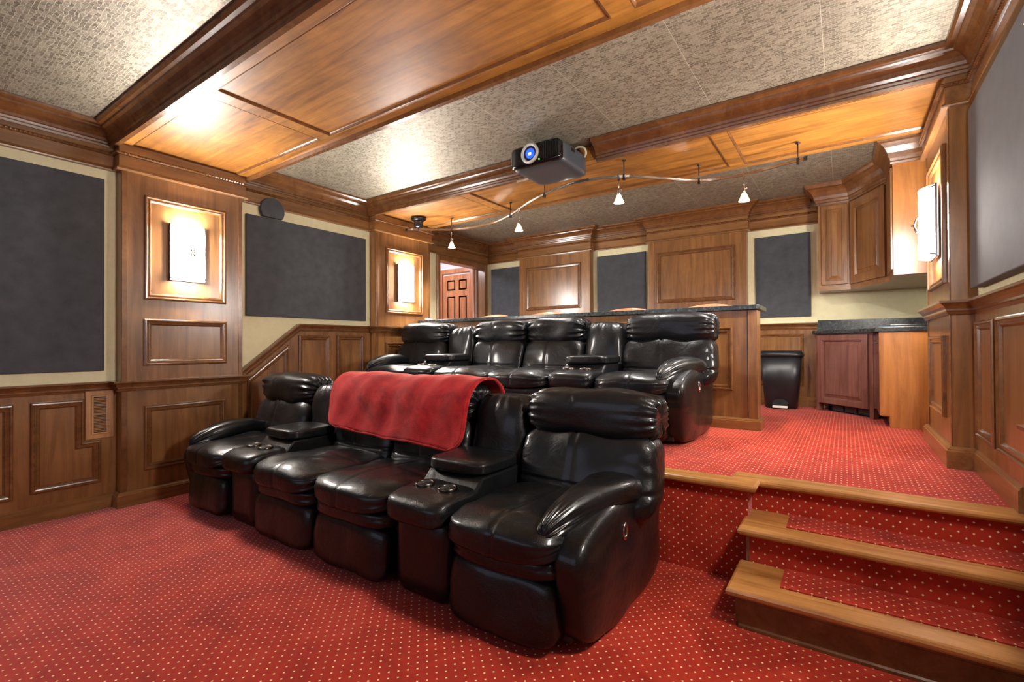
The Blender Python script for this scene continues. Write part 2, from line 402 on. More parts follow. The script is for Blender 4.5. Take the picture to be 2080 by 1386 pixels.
# platform edge board with its jog beside the stairs (outside lies to the left of travel)
nosing([(XR, 2.715), (XS0-.005, 2.715), (XS0-.005, 2.59), (XL+.02, 2.59)], ZP, pf)
st = thing('staircase', (0, 0, 0), 'carpeted stairs with oak nosings rising beside the front sofa', 'stairs', kind='structure')
for zt, yf, rmat in ((.16, 2.172, 'trim_x'), (.32, 2.445, 'carpet')):
    x0 = -.415
    part('step_riser', MB().box(x0+.042, XR-.001, yf, (2.45 if zt < .2 else 2.715), 0.0, zt-.001), rmat, st)
    part('step_carpet', MB().box(x0+.185, XR-.001, yf+.075, yf+.272, zt-.002, zt+.012), 'carpet', st)
    nosing([(XR-.002, yf), (x0+.042, yf), (x0+.042, yf+.272)], zt, st, .10)
    part('end_board', MB().box(x0+.13, x0+.19, yf+.08, yf+.27, zt-.03, zt+.006), 'nosing', st)
    part('side_panel', MB().box(x0+.028, x0+.042, yf+.005, 2.588, 0.0, zt-.03), 'trim_x', st)
part('riser_skirt', MB().run([(XR-.002, 2.172), (-.373, 2.172)], [(0, 0), (.012, 0), (.012, .012), (.006, .018), (.006, .112), (.014, .118), (.014, .126), (0, .126)]), 'trim_x', st)

# ------------------------------------------------------------------ ceiling and beams
ce = thing('ceiling', (0, 0, ZC), 'embossed metallic taupe wallpaper ceiling between wooden beams', 'ceiling', kind='structure')
part('ceiling_field', MB().box(XLB-.1, XRB+.1, YF-.1, YW+.1, ZC, ZC+.08), 'ceiling', ce)
XM = -1.93
def beam(y0, y1, cuts):
    b = part('beam', MB().box(XL, XR, y0, y1, ZB+.012, ZC-.001), 'beam', ce, label='wide cherry ceiling beam with recessed panels')
    # rails and cross stiles leave recessed fields between them
    P = lambda u, v, h: (u, v, ZB+.012-h)
    for v0, v1 in ((y0, y0+.075), (y1-.075, y1)):
        part('beam_rail', MB().prism(rect(XL+.1, XR-.11, v0, v1), P, 0, .012), 'beam', b, bevel=.002)
    for c in cuts:
        part('beam_stile', MB().prism(rect(c-.055, c+.055, y0+.075, y1-.075), P, 0, .0118), 'beam', b, bevel=.002)
    ed = [XPL]+[v for c in cuts for v in (c-.055, c+.055)]+[XPR]
    for i in range(0, len(ed), 2):
        part('panel_moulding', MB().frame(P, rect(ed[i], ed[i+1], y0+.075, y1-.075), [(0, 0), (0, .012), (.006, .012), (.012, .004), (.016, 0)]), 'trim_x', b)
beam(B1[0], B1[1], (-3.05, -.81))
beam(B2[0], B2[1], (-3.09, -.73))
def crown_loop(x0, x1, y0, y1):
    part('crown_moulding', MB().run([(x0, y0), (x1, y0), (x1, y1), (x0, y1)], CROWN, True), 'trim_x', ce)
crown_loop(XL, XR, YF, B1[0])
# the middle bay's crown is cut away where the projector backs into the rear beam
GA, GB = -2.26, -1.62
part('crown_moulding', MB().run([(GA, B2[0]), (XL, B2[0]), (XL, B1[1]), (XR, B1[1]), (XR, B2[0]), (GB, B2[0])], CROWN), 'trim_x', ce)
for g in (GA, GB):
    part('crown_cut_end', MB().prism([(B2[0]-d*1.04, z) for d, z in CROWN], lambda u, v, h: (g+h, u, v), -.004 if g == GB else 0, 0 if g == GB else .004), 'black', ce)
# bar end: the crown breaks forward over the two back pilasters and ends at the wall cabinets
BP = [(-4.06, -2.885), (-2.067, -.923)]
cb = [(-.30, YW)]
for a, b in BP[::-1]: cb += [(b, YW), (b, YPB), (a, YPB), (a, YW)]
cb += [(XLB, YW), (XLB, 4.44)]
part('crown_moulding', MB().run(cb, CROWN), 'trim_x', ce)

# ------------------------------------------------------------------ walls
def bead_run(path, parent):
    part('bead_moulding', MB().run(path, BEADP), 'trim_dark', parent)
    mb = MB()                                     # the small rope beads, too many to part one by one
    for (ax, ay), (bx, by) in zip(path[:-1], path[1:]):
        L = math.hypot(bx-ax, by-ay); nx, ny = -(by-ay)/L, (bx-ax)/L
        k = int(L/.022)
        for i in range(k):
            t = (i+.5)/k; x, y = ax+(bx-ax)*t+nx*.036, ay+(by-ay)*t+ny*.036
            r = .0100
            mb.add([(x+r*dx, y+r*dy, 2.590+r*dz*.9) for dx, dy, dz in ((1,0,0),(0,1,0),(-1,0,0),(0,-1,0),(0,0,1),(0,0,-1))],
                   [(0,1,4),(1,2,4),(2,3,4),(3,0,4),(1,0,5),(2,1,5),(3,2,5),(0,3,5)])
    part('rope_beads', mb, 'trim_dark', parent, kind='stuff')

wl = thing('wall_left', (0, 0, 0), 'cream left wall with cherry wainscot and pilasters', 'wall', kind='structure')
mb = MB().box(XL-.3, XL, YF, 4.44, 0, ZC).box(XLB-.14, XLB, 4.44, 4.97, ZP, ZC).box(XLB-.14, XLB, 6.07, YW+.1, ZP, ZC).box(XLB-.14, XLB, 4.97, 6.07, 2.42, ZC)
part('plaster', mb, 'wall', wl)
pathL = [(XLB, YW), (XLB, P2[1]), (XPL, P2[1]), (XPL, P2[0]), (XL, P2[0]), (XL, P1[1]), (XPL, P1[1]), (XPL, P1[0]), (XL, P1[0]), (XL, YF)]
part('frieze', MB().run(pathL, FRIEZE), 'wood_y', wl); bead_run(pathL, wl)
# wainscot boards
KINK = (2.68, 1.386); RS = (1.386-.975)/(2.68-2.161); r0 = .975+(P1[1]-2.161)*RS
PLw = PLf(XL)
part('wainscot', MB().prism(rect(YF, P1[0]+.02, 0, .90), PLw, 0, .014), 'wood_z', wl)
part('wainscot', MB().prism([(P1[1]-.02, 0), (P2[0]+.02, 0), (P2[0]+.02, 1.37), (KINK[0], 1.37), (P1[1]-.02, r0-.02)], PLw, 0, .014), 'wood_z', wl)
part('chair_rail', MB().run(pathL[5:], rail_prof(.92)), 'trim_dark', wl)
RPF = [(0, 0), (0, .056), (.012, .056), (.018, .046), (.03, .034), (.045, .026), (.055, .026), (.06, .020), (.075, .016), (.075, 0)]
part('chair_rail', MB().frame(PLw, [(P2[0]+.01, 1.39), (KINK[0], 1.39), (P1[1]-.01, r0)], RPF, False), 'trim_dark', wl)
part('chair_rail', MB().run([(XPL, P2[1]), (XPL, P2[0]), (XL, P2[0])], rail_prof(1.39)), 'trim_dark', wl)
part('baseboard', MB().run(pathL[5:], base_prof(0)), 'wood_y', wl)
part('baseboard', MB().run([(XLB, 4.94), (XLB, P2[1]), (XPL, P2[1]), (XPL, P2[0]), (XL, P2[0]), (XL, 2.62)], base_prof(ZP)), 'wood_y', wl)
Pw = PLf(XL+.014)
def mould(P, poly, parent, prof=FRAME): part('panel_moulding', MB().frame(P, poly, prof), 'trim_dark', parent)
mould(Pw, [(.79, .195), (1.156, .195), (1.156, .50), (1.062, .50), (1.062, .80), (.79, .80)], wl)
for a, b in ((.22, .71), (-.36, .14), (-.94, -.44), (-1.52, -1.02)): mould(Pw, rect(a, b, .18, .80), wl)
mould(Pw, [(2.19, .30), (2.583, .30), (2.583, 1.18), (2.19, .76+.11)], wl)
mould(Pw, rect(2.685, 3.037, .66, 1.277), wl); mould(Pw, rect(3.12, 3.46, .66, 1.28), wl)
def pilaster(P, face, xw, ya, yb, z0, frames, parent):
    x0, x1 = min(face, xw), max(face, xw)
    p = part('pilaster', MB().box(x0, x1, ya, yb, z0, ZB+.012), 'wood_z', parent)
    for fr in frames: part('panel_moulding', MB().frame(P, rect(*fr), FRAME), 'trim_dark', p)
    for u in (ya+.002, yb-.035):
        part('corner_bead', MB().prism(rect(u, u+.033, z0+.11, 2.47), P, 0, .005), 'trim_dark', p, bevel=.002)
    return p
pilaster(PLf(XPL), XPL, XL, P1[0], P1[1], 0, ((1.39, 1.97, .24, .725), (1.387, 1.975, 1.027, 1.382), (1.39, 1.97, 1.53, 2.32)), wl)
pilaster(PLf(XPL), XPL, XLB, P2[0], P2[1], ZP, ((3.705, 4.295, .72, 1.206), (3.71, 4.295, 1.545, 2.308)), wl)

wr = thing('wall_right', (0, 0, 0), 'cream right wall with cherry wainscot beside the stairs', 'wall', kind='structure')
part('plaster', MB().box(XR, XR+.3, YF, 4.46, 0, ZC).box(XRB, XRB+.24, 4.46, YW+.1, 0, ZC), 'wall', wr)
PR1 = (1.25, 2.02)
pathR = [(XR, YF), (XR, PR1[0]), (XPR, PR1[0]), (XPR, PR1[1]), (XR, PR1[1]), (XR, PR2[0]), (XPR, PR2[0]), (XPR, PR2[1]), (XRB, PR2[1]), (XRB, 4.8)]
part('frieze', MB().run(pathR, FRIEZE), 'wood_y', wr); bead_run(pathR[:-1], wr)
PRw = PRf(XR)
part('wainscot', MB().prism(rect(YF, P1[0]+.02, 0, .90), PRw, 0, .014), 'wood_z', wr)
part('wainscot', MB().prism([(PR1[1]-.02, 0), (PR2[0]+.02, 0), (PR2[0]+.02, 1.38), (2.45, 1.38), (PR1[1]-.02, 1.07)], PRw, 0, .014), 'wood_z', wr)
part('chair_rail', MB().run(pathR[:5], rail_prof(.92)), 'trim_dark', wr)
part('chair_rail', MB().frame(PRw, [(PR2[0]+.01, 1.40), (2.45, 1.40), (PR1[1]-.01, 1.085)], RPF, False), 'trim_dark', wr)
part('chair_rail', MB().run([(XR, PR2[0]), (XPR, PR2[0]), (XPR, PR2[1]), (XPR+.05, PR2[1])], rail_prof(1.40)), 'trim_dark', wr)
part('baseboard', MB().run(pathR[:5]+[(XR, 2.15)], base_prof(0)), 'wood_y', wr)
part('baseboard', MB().run([(XR, 2.73), (XR, PR2[0]), (XPR, PR2[0]), (XPR, PR2[1]), (XRB, PR2[1]), (XRB, 4.93)], base_prof(ZP, .118)), 'wood_y', wr)
Pw = PRf(XR+0-.014)
for fr in ((3.105, 3.475, .675, 1.28), (2.36, 3.045, .675, 1.285)): mould(Pw, rect(*fr), wr)
for a, b in ((.78, 1.16), (.22, .71), (-.36, .14), (-.94, -.44)): mould(Pw, rect(a, b, .18, .80), wr)
pilaster(PRf(XPR), XPR, XR, PR1[0], PR1[1], 0, ((1.39, 1.92, .24, .725), (1.387, 1.925, 1.027, 1.382), (1.39, 1.92, 1.53, 2.32)), wr)
pilaster(PRf(XPR), XPR, XRB, PR2[0], PR2[1], ZP, ((3.735, 4.29, .735, 1.211), (3.67, 4.29, 1.515, 2.314)), wr)

wb = thing('wall_back', (0, 0, 0), 'cream back wall with cherry pilasters behind the bar', 'wall', kind='structure')
part('plaster', MB().box(-6.5, XRB+.24, YW, YW+.12, ZP, ZC), 'wall', wb)
pb = [(-.222, YW)]
for a, b in BP[::-1]: pb += [(b, YW), (b, YPB), (a, YPB), (a, YW)]
pb += [(XLB, YW)]
part('frieze', MB().run(pb, FRIEZE), 'wood_x', wb); bead_run(pb, wb)
part('chair_rail', MB().run([(-.25, YW)]+pb[1:], rail_prof(1.395)), 'trim_x', wb)
part('baseboard', MB().run([(-.25, YW)]+pb[1:], base_prof(ZP)), 'wood_x', wb)
part('wainscot', MB().prism(rect(XLB, -.25, ZP, 1.37), PBf(YW), 0, .014), 'wood_z', wb)
Pw = PBf(YW-.014)
for a, b in ((-4.66, -4.16), (-2.80, -2.15), (-.83, -.375)): mould(Pw, rect(a, b, .70, 1.275), wb, FRAME_S)
for (a, b), (f0, f1) in zip(BP, ((-3.935, -3.03), (-1.957, -1.047))):
    p = part('pilaster', MB().box(a, b, YPB, YW, ZP, ZB), 'wood_z', wb)
    P = PBf(YPB)
    part('panel_moulding', MB().frame(P, rect(f0, f1, 1.685, 2.322), FRAME), 'trim_x', p)
    part('panel_moulding', MB().frame(P, rect(f0, f1, .72, 1.27), FRAME), 'trim_x', p)
    for u in (a+.002, b-.075): part('corner_bead', MB().prism(rect(u, u+.073, ZP+.11, 2.47), P, 0, .005), 'wood_z', p, bevel=.002)
    xc = (a+b)/2+.06
    part('screw_eye', MB().lathe([(0, 0), (.008, 0), (.008, .01), (0, .01)], (xc, YPB-.001, 2.285), 8, mat=Matrix.Rotation(math.pi/2, 3, 'X')), 'void', p)

wf = thing('wall_front', (0, 0, 0), 'cream front wall with cherry wainscot around the screen', 'wall', kind='structure')
part('plaster', MB().box(XL, XR, YF-.1, YF, 0, ZC), 'wall', wf)
part('wainscot', MB().box(XL, XR, YF, YF+.014, 0, .6), 'wood_z', wf)
part('frieze', MB().run([(XL, YF), (XR, YF)], FRIEZE), 'wood_x', wf)
scn = thing('added_screen', (XM, YF+.02, 1.5), 'added unseen projection screen with a faint fill glow in a black frame on the front wall', 'screen')
part('screen_cloth', MB().box(-3.6, -.26, YF+.002, YF+.02, .8, 2.35), 'screen', scn)
part('screen_frame', MB().frame(lambda u, v, h: (u, YF+.002+h, v), rect(-3.68, -.18, .72, 2.43), [(0, 0), (0, .04), (.08, .04), (.08, 0)]), 'black', scn)

# ------------------------------------------------------------------ doorway and hall
d1 = thing('door_1', (XLB, 5.54, ZP), 'cherry cased doorway opening to the hall beside the bar', 'doorway', kind='structure')
JP = [(0, 0), (0, .02), (-.012, .026), (-.05, .026), (-.062, .02), (-.07, .022), (-.078, .018), (-.078, 0)]
part('casing', MB().frame(PLf(XLB), [(5.03, ZP), (5.03, 2.388), (6.05, 2.388), (6.05, ZP)], [(-d, h) for d, h in JP][::-1], False), 'wood_z', d1)
part('jamb', MB().box(XLB-.15, XLB+.002, 4.97, 5.03, ZP, 2.42), 'wood_z', d1)
part('jamb', MB().box(XLB-.15, XLB+.002, 6.05, 6.075, ZP, 2.42), 'wood_z', d1)
part('jamb_head', MB().box(XLB-.15, XLB+.002, 5.03, 6.05, 2.388, 2.42), 'wood_z', d1)
hw = thing('wall_hall', (0, 0, 0), 'white hallway walls and ceiling seen through the doorway', 'wall', kind='structure')
YH = 6.02
part('plaster', MB().box(-6.5, XLB-.15, YH, YH+.12, ZP, 2.74).box(-6.5, -6.4, 4.5, YH, ZP, 2.74).box(-6.5, XLB-.14, 4.4, 4.5, ZP, 2.74), 'hallpaint', hw)
part('hall_ceiling', MB().box(-6.5, XLB-.14, 4.4, YH, 2.62, 2.70), 'hallpaint', hw)
d2 = thing('door_2', (-5.27, YH, ZP), 'orange six-panel wooden door in the hallway', 'door', kind='structure')
dx0, dx1, dz1 = -5.57, -4.985, 2.335
PH = PBf(YH)
slab = part('door_slab', MB().prism(rect(dx0, dx1, ZP+.005, dz1), PH, 0, .03), 'hall_door', d2)
for c0, c1 in ((.09, .265), (.345, .515)):
    for z0, z1 in ((2.08, 2.25), (1.42, 1.98), (.62, 1.30)):
        part('door_panel', MB().frame(PBf(YH-.03), rect(dx0+c0, dx0+c1, z0, z1), [(0, 0), (0, .002), (.004, -.006), (.012, -.006), (.03, .004), (.045, .004), (.045, 0)]), 'hall_door', slab)
part('casing', MB().frame(PH, [(dx1+.01, ZP), (dx1+.01, dz1+.03), (dx0-.02, dz1+.03), (dx0-.02, ZP)], [(0, 0), (0, .045), (-.012, .05), (-.06, .05), (-.075, .03), (-.075, 0)], False), 'hall_door', d2)
part('knob', MB().lathe([(0, 0), (.012, 0), (.012, .03), (.028, .04), (.028, .06), (0, .07)], (dx0+.05, YH-.03, 1.38), 12, mat=Matrix.Rotation(math.pi/2, 3, 'X')), 'chrome', d2)
hl = thing('hall_fill_lamp', (-5.4, 5.2, 2.62), 'round white flush lamp added unseen on the hall ceiling to brighten the hall', 'lamp')  # added out of view as the hall's light source
part('fill_lamp_plate', MB().lathe([(0, 2.62), (.17, 2.62), (.17, 2.60), (0, 2.60)], (-5.4, 5.2, 0)), 'white', hl)
part('lamp_glass', MB().lathe([(0, 2.60), (.15, 2.60), (.14, 2.57), (.08, 2.545), (0, 2.54)], (-5.4, 5.2, 0)), 'hall_fill', hl)

# ------------------------------------------------------------------ bar, counter and cabinets
bar = thing('bar_counter', (-2.46, 4.32, ZP), 'long cherry panelled bar front behind the rear sofa', 'bar')
YBF = 4.245
part('bar_body', MB().box(XPL+.03, -.582, YBF, 4.41, ZP, 1.441), 'wood_z', bar)
part('bar_base', MB().run([(XPL+.03, YBF), (-.582, YBF), (-.582, 4.41)], [(-d, z) for d, z in base_prof(ZP, .092)]), 'wood_x', bar)
for i in range(5):
    a = -.755-.70*i
    part('panel_moulding', MB().frame(PBf(YBF), rect(a-.62, a, .79, 1.31), FRAME), 'trim_x', bar)
part('corner_post', MB().box(-.645, -.574, YBF-.008, YBF+.16, ZP+.092, 1.44), 'wood_z', bar, bevel=.003)
part('groove_shade_strip', MB().box(-.648, -.643, YBF-.009, YBF, ZP+.1, 1.44), 'void', bar)  # proud dark strip, a groove's shade put into its colour
single('countertop', MB().prism([(XPL+.01, 4.205), (-.575, 4.205), (-.552, 4.228), (-.552, 4.60), (-.58, 4.63), (XPL+.01, 4.63)], lambda u, v, h: (u, v, h), 1.442, 1.48),
       'granite', 'long dark granite slab topping the bar', 'countertop', loc=(-2.46, 4.4, 1.442), bevel=.004)
bx = thing('soap_box', (-4.22, 4.27, 1.481), 'small white box with dark lid on the bar top beside the sconce pilaster', 'box')
part('box_body', MB().box(-4.25, -4.19, 4.24, 4.30, 1.481, 1.502), 'white', bx, bevel=.004)
part('box_lid', MB().box(-4.252, -4.188, 4.238, 4.302, 1.502, 1.510), 'grey_plastic', bx, bevel=.002)

def stool():
    t = thing('bar_stool', (0, 0, ZP), None, 'stool')
    part('seat', MB().puff((0, 0, 1.13), (.19, .185, .03), 3.2, 8), 'leather', t)
    for sx in (-1, 1):
        for sy in (-1, 1):
            part('leg', MB().tube([(sx*.19, sy*.18, ZP), (sx*.15, sy*.145, 1.10)], [.016, .02], 8), 'stool', t)
    for a, b in (((-.175, -.165), (.175, -.165)), ((-.175, .165), (.175, .165)), ((-.175, -.165), (-.175, .165)), ((.175, -.165), (.175, .165))):
        part('foot_rail', MB().tube([(a[0], a[1], .78), (b[0], b[1], .78)], .011, 6), 'stool', t)
    def back(z0, z1, d, bow):
        rings = []
        for i in range(13):
            u = -1+i/6; x = .225*u; y = .20-.07*u*u+.0; zt = z1-bow*u*u
            rings.append([(x, y, z0), (x, y+d, z0), (x, y+d, zt), (x, y, zt)])
        return MB().loft(rings)
    part('back_rail', back(1.44, 1.567, .022, .034), 'stool', t, bevel=.004)
    part('back_rail', back(1.28, 1.33, .018, 0), 'stool', t, bevel=.003)
    for x in (-.19, .19):
        part('back_post', MB().tube([(x*.8, .14, 1.10), (x, .165, 1.28), (x, .165, 1.47)], .014, 6), 'stool', t)
    return t
s0 = stool()
for i, (x, txt) in enumerate(((-3.73, 'orange wood bar stool at the bar, in front of the narrow panel by the doorway'),
                              (-2.98, 'orange wood bar stool at the bar, in front of the pilaster next to the doorway'),
                              (-1.93, 'orange wood bar stool at the bar, between the two back wall pilasters'),
                              (-1.11, 'orange wood bar stool at the end of the bar nearest the wall cabinets'))):
    o = s0 if i == 0 else copy_tree(s0)
    o.location = (x*S, 4.84*S, ZP*S); o.rotation_euler.z = 0.06*(-1)**i
    tag(o, txt, 'stool', 'bar stools behind the bar')

def raised_door(P, u0, u1, v0, v1, mat, parent, name='door', st=.062):
    d = part(name, MB().prism(rect(u0, u1, v0, v1), P, 0, .006), mat, parent)
    Q = lambda u, v, h: P(u, v, h+.006)
    part('door_frame', MB().frame(Q, rect(u0, u1, v0, v1), [(0, 0), (0, .014), (.004, .018), (st-.014, .018), (st-.009, .014), (st-.005, .014), (st, .004), (st, 0)]), mat, d)
    m0 = st+.007
    part('raised_panel', MB().frame(Q, rect(u0+m0, u1-m0, v0+m0, v1-m0), [(0, 0), (0, .001), (.026, .010), (.028, .014), (.032, .014), (.032, 0)]).prism(rect(u0+m0+.031, u1-m0-.031, v0+m0+.031, v1-m0-.031), Q, 0, .014), mat, d)
    return d
def diag(ax, ay, bx_, by):
    L = math.hypot(bx_-ax, by-ay); ux, uy = (bx_-ax)/L, (by-ay)/L; nx, ny = uy, -ux     # outward normal towards the room
    if nx*(-1)+ny*(-1) < 0: nx, ny = -nx, -ny
    return (lambda u, v, h: (ax+ux*u+nx*h, ay+uy*u+ny*h, v)), L
A, B = (-.25, 5.89), (.205, 5.42)
cc = thing('corner_cabinet', (.2, 5.8, ZP), 'reddish corner base cabinet set diagonally under the dark counter', 'cabinet')
PD, LD = diag(*A, *B)
part('cabinet_body', MB().prism([(-.25, YW), (-.25, 5.89), (.205, 5.42), (.65, 5.42), (.65, YW)][::-1], lambda u, v, h: (u, v, h), ZP+.10, 1.262), 'door_red', cc)
part('post', MB().prism(rect(0, .035, ZP, 1.262), PD, -.05, .004), 'door_red', cc)
part('post', MB().prism(rect(LD-.04, LD, ZP, 1.262), PD, -.05, .004), 'door_red', cc)
raised_door(PD, .04, LD-.045, ZP+.085, 1.25, 'door_red', cc)
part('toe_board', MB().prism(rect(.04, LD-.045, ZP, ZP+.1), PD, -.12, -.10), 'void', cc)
for a in (.12, .27, .42): part('vent_louver', MB().prism(rect(a, a+.13, ZP+.012, ZP+.07), PD, -.10, -.07), 'grey_plastic', cc, bevel=.004)
sd = thing('side_cabinet', (.43, 5.2, ZP), 'base cabinet with orange-brown end panel beside the corner cabinet', 'cabinet')
part('cabinet_body', MB().box(.24, .648, 4.99, 5.418, ZP+.085, 1.262).box(.30, .648, 4.99, 5.418, ZP, ZP+.085), 'maple', sd)
PE = PBf(4.99)
part('end_panel', MB().prism([(.29, ZP), (.648, ZP), (.648, 1.262), (.226, 1.262), (.226, ZP+.095), (.29, ZP+.095)], PE, 0, .018), 'maple', sd)
PS = lambda u, v, h: (.24-h, u, v)
part('drawer_front', MB().prism(rect(5.0, 5.40, 1.09, 1.25), PS, 0, .016), 'door_red', sd, bevel=.002)
part('door', MB().prism(rect(5.0, 5.40, ZP+.095, 1.08), PS, 0, .016), 'door_red', sd, bevel=.002)
part('pull', MB().tube([(.222, 5.12, 1.17), (.20, 5.12, 1.17), (.20, 5.22, 1.17), (.222, 5.22, 1.17)], .005, 6), 'chrome', sd)
ct = thing('countertop', (.3, 5.6, 1.263), 'dark granite countertop with backsplash in the corner', 'countertop')
part('slab', MB().prism([(-.245, YW-.002), (-.245, YW-.06), (-.285, YW-.06), (-.285, 5.875), (.19, 5.385), (.20, 4.955), (.648, 4.955), (.648, YW-.002)], lambda u, v, h: (u, v, h), 1.263, 1.302), 'granite', ct, bevel=.004)
part('backsplash', MB().box(-.245, .648, YW-.022, YW-.001, 1.302, 1.418), 'granite', ct, bevel=.002)
part('backsplash', MB().box(.627, .648, 4.97, YW-.022, 1.302, 1.418), 'granite', ct, bevel=.002)
single('dark_slab', MB().box(.30, .60, 5.02, 5.24, 1.303, 1.322), 'granite', 'flat dark slab lying on the granite corner counter', 'board', loc=(.45, 5.13, 1.303), bevel=.004)  # thin dark slab of unknown use

ZU, ZT = 1.725, 2.62
def upper(name, poly, label):
    c = tuple(sum(p[i] for p in poly)/len(poly) for i in (0, 1))
    t = thing(name, (c[0], c[1], ZU), label, 'cabinet', 'wall cabinets over the counter')
    part('cabinet_body', MB().prism(poly, lambda u, v, h: (u, v, h), ZU+.012, ZC-.02), 'wood_z', t)
    part('cabinet_bottom', MB().prism(poly, lambda u, v, h: (u, v, h), ZU-.02, ZU+.012), 'wood_x', t)
    return t
u1 = upper('wall_cabinet', [(-.222, YW-.002), (-.222, 5.82), (.048, 5.82), (.048, YW-.002)], 'narrow single-door wall cabinet next to the dark fabric panel')
raised_door(PBf(5.82), -.195, .025, 1.76, 2.56, 'wood_z', u1, st=.05)
PU, LU = diag(.05, 5.815, .318, 5.29)
u2 = upper('wall_cabinet', [(.05, YW-.002), (.05, 5.815), (.318, 5.29), (.648, 5.29), (.648, YW-.002)], 'diagonal corner wall cabinet with one tall raised-panel door')
raised_door(PU, .03, LU-.03, 1.755, 2.56, 'wood_z', u2, st=.085)
u3 = upper('wall_cabinet', [(.318, 5.288), (.318, 4.82), (.648, 4.82), (.648, 5.288)], 'wall cabinet with plain orange-brown end panel beside a lit sconce')
part('door', MB().prism(rect(4.835, 5.275, 1.755, 2.56), lambda u, v, h: (.318-h, u, v), 0, .018), 'wood_z', u3, bevel=.002)
part('end_panel', MB().box(.315, .648, 4.806, 4.821, ZU-.02, ZT), 'maple', u3)
cr = [(-.222, YW), (-.222, 5.82), (.048, 5.82), (.318, 5.29), (.318, 4.806), (.65, 4.806)]
CR2 = [(0, 2.575), (.016, 2.575), (.02, 2.59), (.016, 2.60), (.022, 2.62), (.03, 2.63), (.036, 2.66), (.055, 2.70), (.08, 2.73), (.10, 2.738), (.11, 2.762), (.112, 2.778), (0, 2.778)]
single('trim_1', MB().run(cr[::-1], CR2), 'trim_x', 'cherry crown moulding on top of the wall cabinets', 'trim', kind='structure')

tr = thing('trash_can', (-.575, 5.88, ZP), 'black step trash can with chrome pedal beside the bar end', 'trash can')
def rbox(hx, hy, k=5, n=40):
    return [(math.copysign(abs(math.cos(t))**(2/k), math.cos(t))*hx, math.copysign(abs(math.sin(t))**(2/k), math.sin(t))*hy) for t in np.linspace(0, 2*math.pi, n, endpoint=False)]
tcx, tcy = -.572, 5.90
rings = [[(tcx+x, tcy+y, z) for x, y in rbox(hx, hy)] for hx, hy, z in ((.138, .10, ZP+.001), (.15, .11, ZP+.01), (.176, .127, .78), (.198, .142, 1.035))]
part('bin_body', MB().loft(rings, smooth=True), 'black', tr)
part('lid', MB().loft([[(tcx+x, tcy+y, z) for x, y in rbox(hx, hy)] for hx, hy, z in ((.204, .148, 1.03), (.212, .155, 1.036), (.212, .155, 1.062), (.205, .15, 1.068), (.196, .142, 1.09), (.175, .122, 1.094))], smooth=True), 'black', tr)
arch = [(tcx+u_, v_) for u_, v_ in [(-.072, ZP), (.072, ZP), (.072, ZP+.06)]+[(.072*math.cos(t), ZP+.06+.045*math.sin(t)) for t in np.linspace(.3, math.pi-.3, 7)]+[(-.072, ZP+.06)]]
part('recess_shade_plate', MB().prism(arch, PBf(tcy-.112), .0, .012), 'void', tr)  # flat dark plate on the bin, recess shade painted by its colour
part('pedal', MB().box(tcx-.07, tcx+.07, tcy-.165, tcy-.12, ZP+.014, ZP+.034), 'white', tr, bevel=.004)  # chrome coloured white to paint in its bright reflection

# ------------------------------------------------------------------ acoustic panels, speaker disc, vent
def panel(x0, x1, y0, y1, z0, z1, label, flip=False):
    single('acoustic_panel', MB().box(x0, x1, y0, y1, z0, z1), 'fabric', label, 'panel', loc=((x0+x1)/2, (y0+y1)/2, z0), bevel=.004)
panel(XL+.002, XL+.03, -1.55, 1.173, 1.0, 2.393, 'large charcoal fabric panel on the wall above the pale wood vent grille')
panel(XL+.002, XL+.03, 2.18, 3.49, 1.447, 2.37, 'wide charcoal fabric panel below the round speaker grille')
panel(-4.656, -4.10, YW-.03, YW-.002, 1.45, 2.38, 'narrow charcoal fabric panel on the back wall beside the doorway')
panel(-2.815, -2.131, YW-.03, YW-.002, 1.45, 2.383, 'charcoal fabric panel on the back wall between the two pilasters')
panel(-.844, -.303, YW-.03, YW-.002, 1.468, 2.383, 'charcoal fabric panel on the back wall above the trash can')
panel(XR-.05, XR-.002, 2.20, 3.44, 1.455, 2.393, 'charcoal fabric panel on the right wall above the stairs')
panel(XR-.05, XR-.002, -1.55, 1.173, 1.0, 2.393, 'large charcoal fabric panel on the wall past the foot of the stairs')
sp = thing('surround_speaker', (XL+.03, 2.414, 2.36), 'round charcoal speaker grille peeking above the fabric panel', 'speaker')
rotx = Matrix.Rotation(math.pi/2, 3, 'Y')
def disc(r, zlo): return [p for p in ((2.414+r*math.cos(a), 2.445+r*math.sin(a)) for a in np.linspace(math.radians(-36), math.radians(216), 40)) if p[1] > zlo]
part('speaker_body', MB().prism(disc(.112, 2.374), PLf(XL+.02), 0, .03), 'fabric', sp)
part('speaker_rim', MB().prism(disc(.117, 2.374), PLf(XL+.02), 0, .022), 'black', sp)
vg = thing('vent_grille', (XL+.02, 1.148, .68), 'pale wood louvered vent grille in the wainscot by the front pilaster', 'vent')
Pv = PLf(XL+.015)
V0, V1, Z0, Z1 = 1.068, 1.228, .512, .855
part('vent_frame', MB().frame(Pv, rect(V0, V1, Z0, Z1), [(0, 0), (0, .010), (.003, .012), (.030, .012), (.034, .018), (.044, .018), (.044, 0)]), 'vent_wood', vg)
part('vent_back', MB().prism(rect(V0+.03, V1-.03, Z0+.03, Z1-.03), Pv, 0, .002), 'void', vg)
for i in range(23):
    z = Z0+.050+i*.0107
    h = .0052 if i != 11 else .012
    part('louver', MB().prism(rect(V0+.043, V1-.043, z, z+h), Pv, .003, .013), 'vent_wood', vg)

